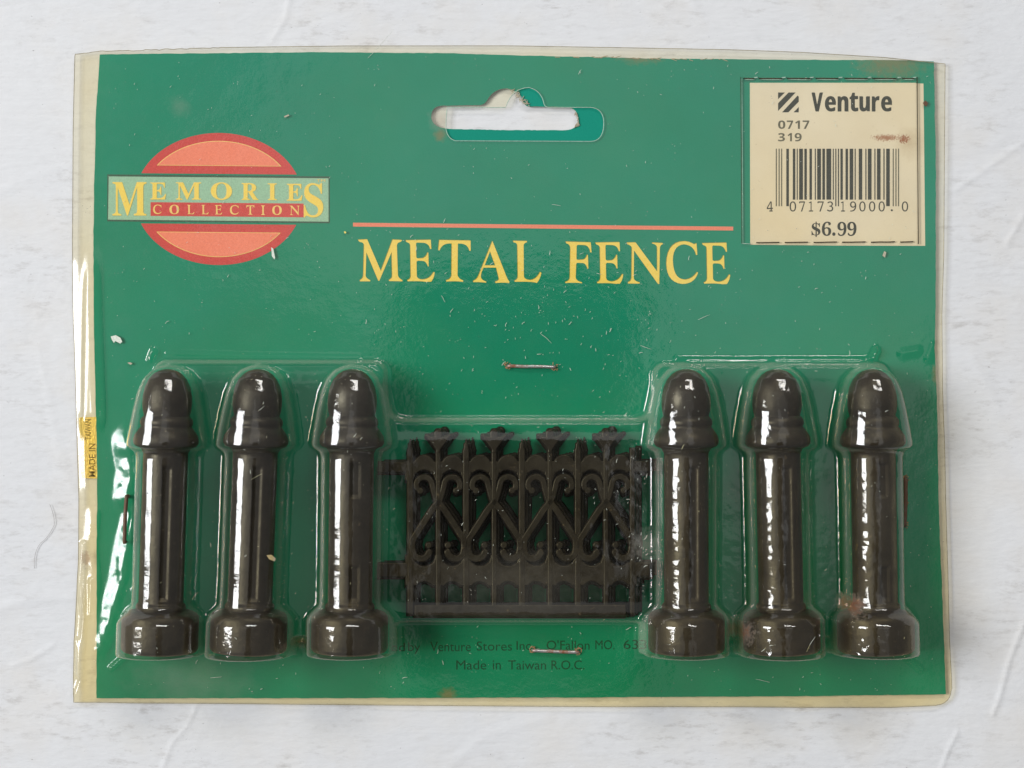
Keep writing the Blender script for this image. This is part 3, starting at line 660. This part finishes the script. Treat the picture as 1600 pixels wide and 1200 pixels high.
# rounded bottom right corner
cx, cy, cr = 1462, 1078, 22
dd = np.hypot(Xf-cx, Yf-cy); mk = (Xf > cx) & (Yf > cy) & (dd > cr)
Xf = np.where(mk, cx+(Xf-cx)*cr/dd, Xf); Yf = np.where(mk, cy+(Yf-cy)*cr/dd, Yf)
Zf = blister_height(Xf, Yf)
def blur(A, s):  # gaussian
    r = int(3*s)+1; k = np.exp(-0.5*(np.arange(-r, r+1)/s)**2); k /= k.sum()
    B = np.pad(A, r, mode='edge')
    B = sum(k[i]*B[i:i+A.shape[0], :] for i in range(2*r+1)); return sum(k[i]*B[:, i:i+A.shape[1]] for i in range(2*r+1))
Zf = blur(Zf, 0.95)
on = smooth01(Zf/2)
wob = 0.055*vnoise(Xf, Yf, 26, 11)+0.02*vnoise(Xf, Yf, 8, 12)
wob2 = (0.20*vnoise(Xf, Yf*0.22, 12, 13)+0.07*vnoise(Xf, Yf*0.7, 5, 14))*smooth01((Xf-1000)/60)
Zf += on*(wob+wob2*0.6*smooth01((Zf-6.5)/2))
flg = 1-on
Zf += flg*(0.16*vnoise(Xf, Yf, 210, 15)+0.16+0.03*vnoise(Xf, Yf, 45, 16))
for pts, w, a in CR:
    d = seg_dist(Xf, Yf, pts); g = a*np.exp(-(d/w)**2)
    Zf += g*(1-smooth01((Zf-2.5)/2))
# sheet lifted beside the left staple: broad slopes that face the window
LF = [([(205, 690), (212, 735), (206, 775)], 30, 6, 1.9), ([(214, 812), (203, 860), (196, 905), (180, 960), (163, 1010)], 26, 9, 1.5), ([(226, 850), (216, 900), (205, 940)], 15, 6, 0.9),
      ([(150, 800), (146, 850), (152, 910), (147, 980), (140, 1030)], 16, 8, 0.8), ([(131, 930), (134, 980), (127, 1060)], 8, 4, 0.4)]
LFZ = np.zeros(Xf.shape)
for pts, wl, wr, a in LF:
    d = seg_dist(Xf, Yf, pts); xp = np.interp(Yf, [p[1] for p in pts], [p[0] for p in pts]); w = np.where(Xf < xp, wl, wr)
    LFZ = np.maximum(LFZ, 0.36*wl*S*1000*np.clip(1-d/w, 0, 1)*min(1, a))
LFZ = blur(LFZ, 2.6); LFZ += smooth01(LFZ/0.7)*(0.34*vnoise(Xf, Yf, 17, 31)+0.10*vnoise(Xf, Yf, 8, 32))
Zf += LFZ*(1-smooth01((Zf-2.5)/2))
# the left margin of the sheet has sprung up in long ripples
ml = smooth01((Yf-375)/70)*(1-smooth01((Yf-640)/50)); xr = Xf-np.interp(Yf, rows, Lx)
sag = 1.18*ml*np.clip(xr/26, 0, 1)*(1-smooth01((xr-26)/22))
Zf += sag+ml*0.12*np.sin(xr/4.2+Yf/60)*np.exp(-((xr-18)/14)**2)
ml2 = smooth01((Yf-640)/20)*(1-smooth01((Yf-760)/30)); Zf += ml2*0.5*np.exp(-((xr-14)/9)**2)
Zf = Zf+0.72
# snap to the hanger slot
def poly_sdf(X, Y, poly):
    D = seg_dist(X, Y, poly+[poly[0]]); ins = np.zeros(X.shape, bool); n = len(poly)
    for i in range(n):
        x0, y0 = poly[i]; x1, y1 = poly[(i+1) % n]
        if y0 == y1: continue
        c = ((y0 > Y) != (y1 > Y)) & (X < (x1-x0)*(Y-y0)/(y1-y0)+x0); ins ^= c
    return np.where(ins, -D, D)
r0, r1 = np.searchsorted(Yf[:, 460], [125, 235]); c0, c1 = np.searchsorted(Xf[30, :], [660, 960])
xs, ys = Xf[r0:r1, c0:c1].copy(), Yf[r0:r1, c0:c1].copy(); sd = poly_sdf(xs, ys, holeA)
e = 0.3; gxs = (poly_sdf(xs+e, ys, holeA)-poly_sdf(xs-e, ys, holeA))/(2*e); gys = (poly_sdf(xs, ys+e, holeA)-poly_sdf(xs, ys-e, holeA))/(2*e)
nearm = np.abs(sd) < 0.85
xs = np.where(nearm, xs-gxs*sd, xs); ys = np.where(nearm, ys-gys*sd, ys)
Xf[r0:r1, c0:c1] = xs; Yf[r0:r1, c0:c1] = ys
SD = np.full(Xf.shape, 9.0); SD[r0:r1, c0:c1] = np.where(nearm, 0, sd)
q = grid_quads(NX, NY); q = q[(SD.ravel()[q].mean(1) > 0.01) | (SD.ravel()[q].max(1) > 0.5)]
used = np.unique(q); mp = -np.ones(Xf.size, dtype=np.int64); mp[used] = np.arange(len(used))
co = np.stack([(Xf-800)*S, (600-Yf)*S, Zf*0.001], -1).reshape(-1, 3)[used]
film = link('clear_blister', mesh_np('clear_blister', co, mp[q]), M_film, pack)
def film_z(x, y):
    j = int(np.clip((x-118)/1357*(NX-1), 0, NX-1)); i = int(np.clip((y-80)/1020*(NY-1), 0, NY-1)); return Zf[i, j]*0.001
# cut edge of the sheet, a thin rounded lip
def tube(name, pts, r, mat, parent, n=6, closed=False):
    vs, q = [], []; m = len(pts)
    for i in range(m):
        a = pts[(i-1) % m if closed else max(i-1, 0)]; b = pts[(i+1) % m if closed else min(i+1, m-1)]
        t = (b-a).normalized(); s = t.cross(Vector((0, 0, 1)));
        if s.length < 1e-4: s = t.cross(Vector((0, 1, 0)))
        s.normalize(); w = s.cross(t)
        for j in range(n):
            an = 2*math.pi*j/n; vs.append(tuple(pts[i]+(s*math.cos(an)+w*math.sin(an))*r))
    for i in range(m if closed else m-1):
        for j in range(n): q.append((i*n+j, i*n+(j+1) % n, ((i+1) % m)*n+(j+1) % n, ((i+1) % m)*n+j))
    if not closed:
        for base, order in ((0, 1), ((m-1)*n, -1)):
            c = len(vs); vs.append(tuple(pts[0 if base == 0 else -1]))
            for j in range(n): q.append((base+j, base+(j+1) % n, c, c))
    fs = [f if f[2] != f[3] else f[:3] for f in q]
    me = bpy.data.meshes.new(name); me.from_pydata(vs, [], fs); me.update()
    me.polygons.foreach_set('use_smooth', [True]*len(me.polygons))
    return link(name, me, mat, parent)
ring = [(0, j) for j in range(0, NX, 3)]+[(i, NX-1) for i in range(0, NY, 3)]+[(NY-1, j) for j in range(NX-1, 0, -3)]+[(i, 0) for i in range(NY-1, 0, -3)]
tube('sheet_edge', [Vector(((Xf[i, j]-800)*S, (600-Yf[i, j])*S, Zf[i, j]*0.001)) for i, j in ring], 0.55*S, M_rim, film, 5, True)
hp = [P(x, y, film_z(x, y)+0.00002) for x, y in holeA]
tube('slot_edge', hp, 0.55*S, M_light, film, 5, True)

# die-cut lines in the sheet over the price label
def cut(x0, y0, x1, y1, w, mat, name='perforation_cut'):
    z = film_z((x0+x1)/2, (y0+y1)/2)+0.00006
    pts = [P(x0+(x1-x0)*t, y0+(y1-y0)*t+random.uniform(-.15, .15), z) for t in np.linspace(0, 1, 6)]
    return tube(name, pts, w*S, mat, film, 5)
def L3(x): return 1120+x/3.334
for a, b in ((135, 190), (215, 335), (360, 482), (510, 628), (660, 780), (805, 930), (960, 1020)):
    cut(L3(a), 123.6, L3(b), 123.9, 0.9, M_slit); cut(L3(a)+2, 125.6, L3(b)+1, 125.9, 0.5, M_light, 'cut_burr')
for a in (200, 345, 490, 640, 790, 945, 1024): cut(L3(a)-3, 122.6, L3(a)+3, 122.2, 0.9, M_light, 'cut_burr')
for a, b in ((202, 322), (350, 470), (500, 620), (648, 770), (798, 922), (950, 1018)):
    cut(L3(a), 379.8-(a-200)*0.0015, L3(b), 379.2-(a-200)*0.0015, 1.0, M_slit)
cut(1156.6, 121.5, 1158.3, 381, 0.45, M_slit); cut(1158.4, 124, 1160, 380, 0.35, M_light, 'cut_burr'); cut(1431.2, 122, 1433.2, 382, 0.8, M_slit)
cut(1158, 381, 1172, 381.8, 0.6, M_light, 'cut_burr')

# ------------------------------------------------------------------ staples
def staple(x0, y0, x1, y1, mat, lb, z=None, r=2.6):
    zz = max(film_z(x0, y0), film_z(x1, y1), film_z((x0+x1)/2, (y0+y1)/2))+0.00018
    a, b = Vector((x0, y0)), Vector((x1, y1)); d = (b-a).normalized(); pts = []
    pts.append(P(a.x, a.y, 0.0003)); pts.append(P(a.x, a.y, zz-0.0001))
    for t in (0.02, 0.06, 0.2, 0.35, 0.5, 0.65, 0.8, 0.94, 0.98):
        p = a.lerp(b, t); pts.append(P(p.x+random.uniform(-.3, .3), p.y+random.uniform(-.3, .3), zz+0.0002*math.sin(t*math.pi)))
    pts.append(P(b.x, b.y, zz-0.0001)); pts.append(P(b.x, b.y, 0.0003))
    o = tube('staple', pts, r*S, mat, pack, 8); o['label'] = lb
    return o
staple(794, 572, 866, 573.5, M_staple, 'staple above the fence panels, rusty at its left end')
staple(833, 1015, 903, 1018, M_staple, 'bright staple over the small print')
staple(201, 775, 198, 846, M_rusty, 'dark staple beside the far left post', r=3.0)
staple(1413, 748, 1411, 820, M_rusty, 'heavily rusted staple beside the far right post', r=3.6)
# crusts of rust and lifted plastic round each staple leg
bm = bmesh.new()
for (x, y, n) in ((794, 572, 12), (867, 574, 10), (832, 1014, 14), (904, 1016, 12), (1413, 748, 14), (1411, 820, 16), (1412, 785, 14)):
    for i in range(n):
        a = random.uniform(0, 6.28); r = random.uniform(3, 5.5); fibre(bm, x+r*math.cos(a), y+r*math.sin(a), a+1.57, random.uniform(2, 5), 0.8, film_z(x, y)+0.00012, 0.5)
me = bpy.data.meshes.new('rust_crust'); bm.to_mesh(me); bm.free()
o = link('rust_crust', me, mat_ink('rust_crust', (0.36, 0.20, 0.10), 0.3), film); tag(o, kind='stuff')

# scratches, lint and grit on the plastic
bm = bmesh.new()
def on_film(x, y): return film_z(x, y)+0.00003
cnt = 0
for i in range(620):
    x = random.uniform(165, 1455); y = random.uniform(95, 1078)
    if random.random() < 0.25: x, y = random.gauss(850, 120), random.gauss(520, 60)
    if random.random() < 0.12: x, y = random.gauss(1010, 22), random.gauss(830, 70)
    if not (160 < x < 1458 and 95 < y < 1080) or (665 < x < 950 and 130 < y < 230): continue
    z0 = on_film(x, y)
    if abs(film_z(x+8, y)-z0) > 0.0008 or abs(film_z(x-8, y)-z0) > 0.0008: continue
    big = random.random() < 0.12
    fibre(bm, x, y, random.uniform(-1.9, -0.2), random.uniform(4, 9) if big else random.uniform(1.2, 4), 0.42 if big else 0.3, z0, 0.5)
for i in range(420):
    x = random.uniform(165, 1455); y = random.uniform(95, 1078)
    if (665 < x < 950 and 130 < y < 230): continue
    z0 = on_film(x, y)
    if abs(film_z(x+6, y)-z0) > 0.0008 or abs(film_z(x-6, y)-z0) > 0.0008: continue
    fibre(bm, x, y, random.uniform(0, 6), 0.9, 0.34, z0, 0.1, 2)
for (x, y, a, l) in ((575, 92, -0.75, 60), (1240, 1000, -1.2, 26), (862, 320, 0.2, 14), (905, 398, -0.4, 7), (420, 640, -0.5, 12), (690, 462, 0.9, 12), (1000, 540, 0.4, 18), (845, 522, 0.6, 22), (330, 1058, 0, 18), (1180, 1060, 0.2, 22), (310, 930, -1.0, 14), (424, 735, 2.6, 18), (1090, 500, -0.4, 20)):
    fibre(bm, x, y, a, l, 0.3, on_film(x, y), 0.12, 6)
me = bpy.data.meshes.new('scratches'); bm.to_mesh(me); bm.free()
o = link('scratches', me, M_lint, film); tag(o, kind='stuff')
def flake(x, y, pts, mat, z=0.00025, name='paint_flake'):
    c = [(x+a, y+b) for a, b in pts]; o = flat(name, [([c], 0, mat)], film, 0.00012); o.location.z = film_z(x, y)+z; return o
flake(183, 530, [(-8, -4), (0, -6), (7, -2), (10, 4), (7, 7), (-1, 3), (-3, 6), (-6, 1)], M_lint)
flake(427, 397, [(-2, -10), (1, -8), (4, 6), (3, 9), (-1, 4)], M_lint)
flake(436, 862, [(-7, -3), (0, -4), (7, 2), (5, 6), (-3, 3)], M_core)
flake(205, 568, [(-4, -1), (0, -2), (4, 0), (1, 2)], M_core)
flake(449, 182, [(-4, 1), (3, -2), (4, 0), (-3, 3)], M_core)
flake(540, 364, [(-2, -1), (0, -2), (2, 0), (0, 2)], M_yellow)
flake(1444, 163, [(-4, -1), (0, -5), (4, 0), (1, 5), (-2, 3)], M_rusty)
flake(1380, 397, [(-3, 3), (0, -4), (3, -2), (1, 6)], M_core)

# ------------------------------------------------------------------ hair on the table
hp = [(78, 788), (82, 806), (85, 820), (78, 833), (66, 845), (57, 858), (53, 872), (54, 886)]
hr = tube('hair', [P(x, y, 0.00010) for x, y in path([(78, 788), (86, 806, 85, 820), (76, 840, 64, 848), (52, 862, 54, 888)], 8)], 0.3*S, mat_ink('hair', (0.40, 0.38, 0.36), 0.1), None, 5)
tag(hr, 'single fine curved hair lying on the white tabletop left of the pack', 'hair')

# ------------------------------------------------------------------ the phone that takes the picture (mirrored by the glossy sheet)
ph = empty('camera_phone', (0.003, -0.040, H+0.004)); tag(ph, 'dark phone held level above the pack, mirrored in the plastic as a dark patch', 'phone')
def rbox_mesh(name, w, h, d, r, mat, parent, z):
    bm = bmesh.new(); c = []
    for cx, cy, a0 in ((w/2-r, h/2-r, 0), (-w/2+r, h/2-r, 90), (-w/2+r, -h/2+r, 180), (w/2-r, -h/2+r, 270)):
        for i in range(9): a = R(a0+90*i/8); c.append((cx+r*math.cos(a), cy+r*math.sin(a)))
    f = bm.faces.new([bm.verts.new((x, y, 0)) for x, y in c])
    g = bmesh.ops.extrude_face_region(bm, geom=[f])
    for v in [q for q in g['geom'] if isinstance(q, bmesh.types.BMVert)]: v.co.z = d
    bmesh.ops.bevel(bm, geom=[e for e in bm.edges if abs(e.verts[0].co.z-e.verts[1].co.z) < 1e-9], offset=min(d, r)*0.3, segments=3, affect='EDGES')
    bmesh.ops.recalc_face_normals(bm, faces=bm.faces[:])
    me = bpy.data.meshes.new(name); bm.to_mesh(me); bm.free(); return link(name, me, mat, parent, (0, 0, z))
rbox_mesh('body', 0.096, 0.168, 0.009, 0.012, M_phone, ph, 0)
b2 = rbox_mesh('lens_bump', 0.030, 0.030, 0.0015, 0.006, M_phone, ph, -0.0015); b2.location.x = -0.003; b2.location.y = 0.040
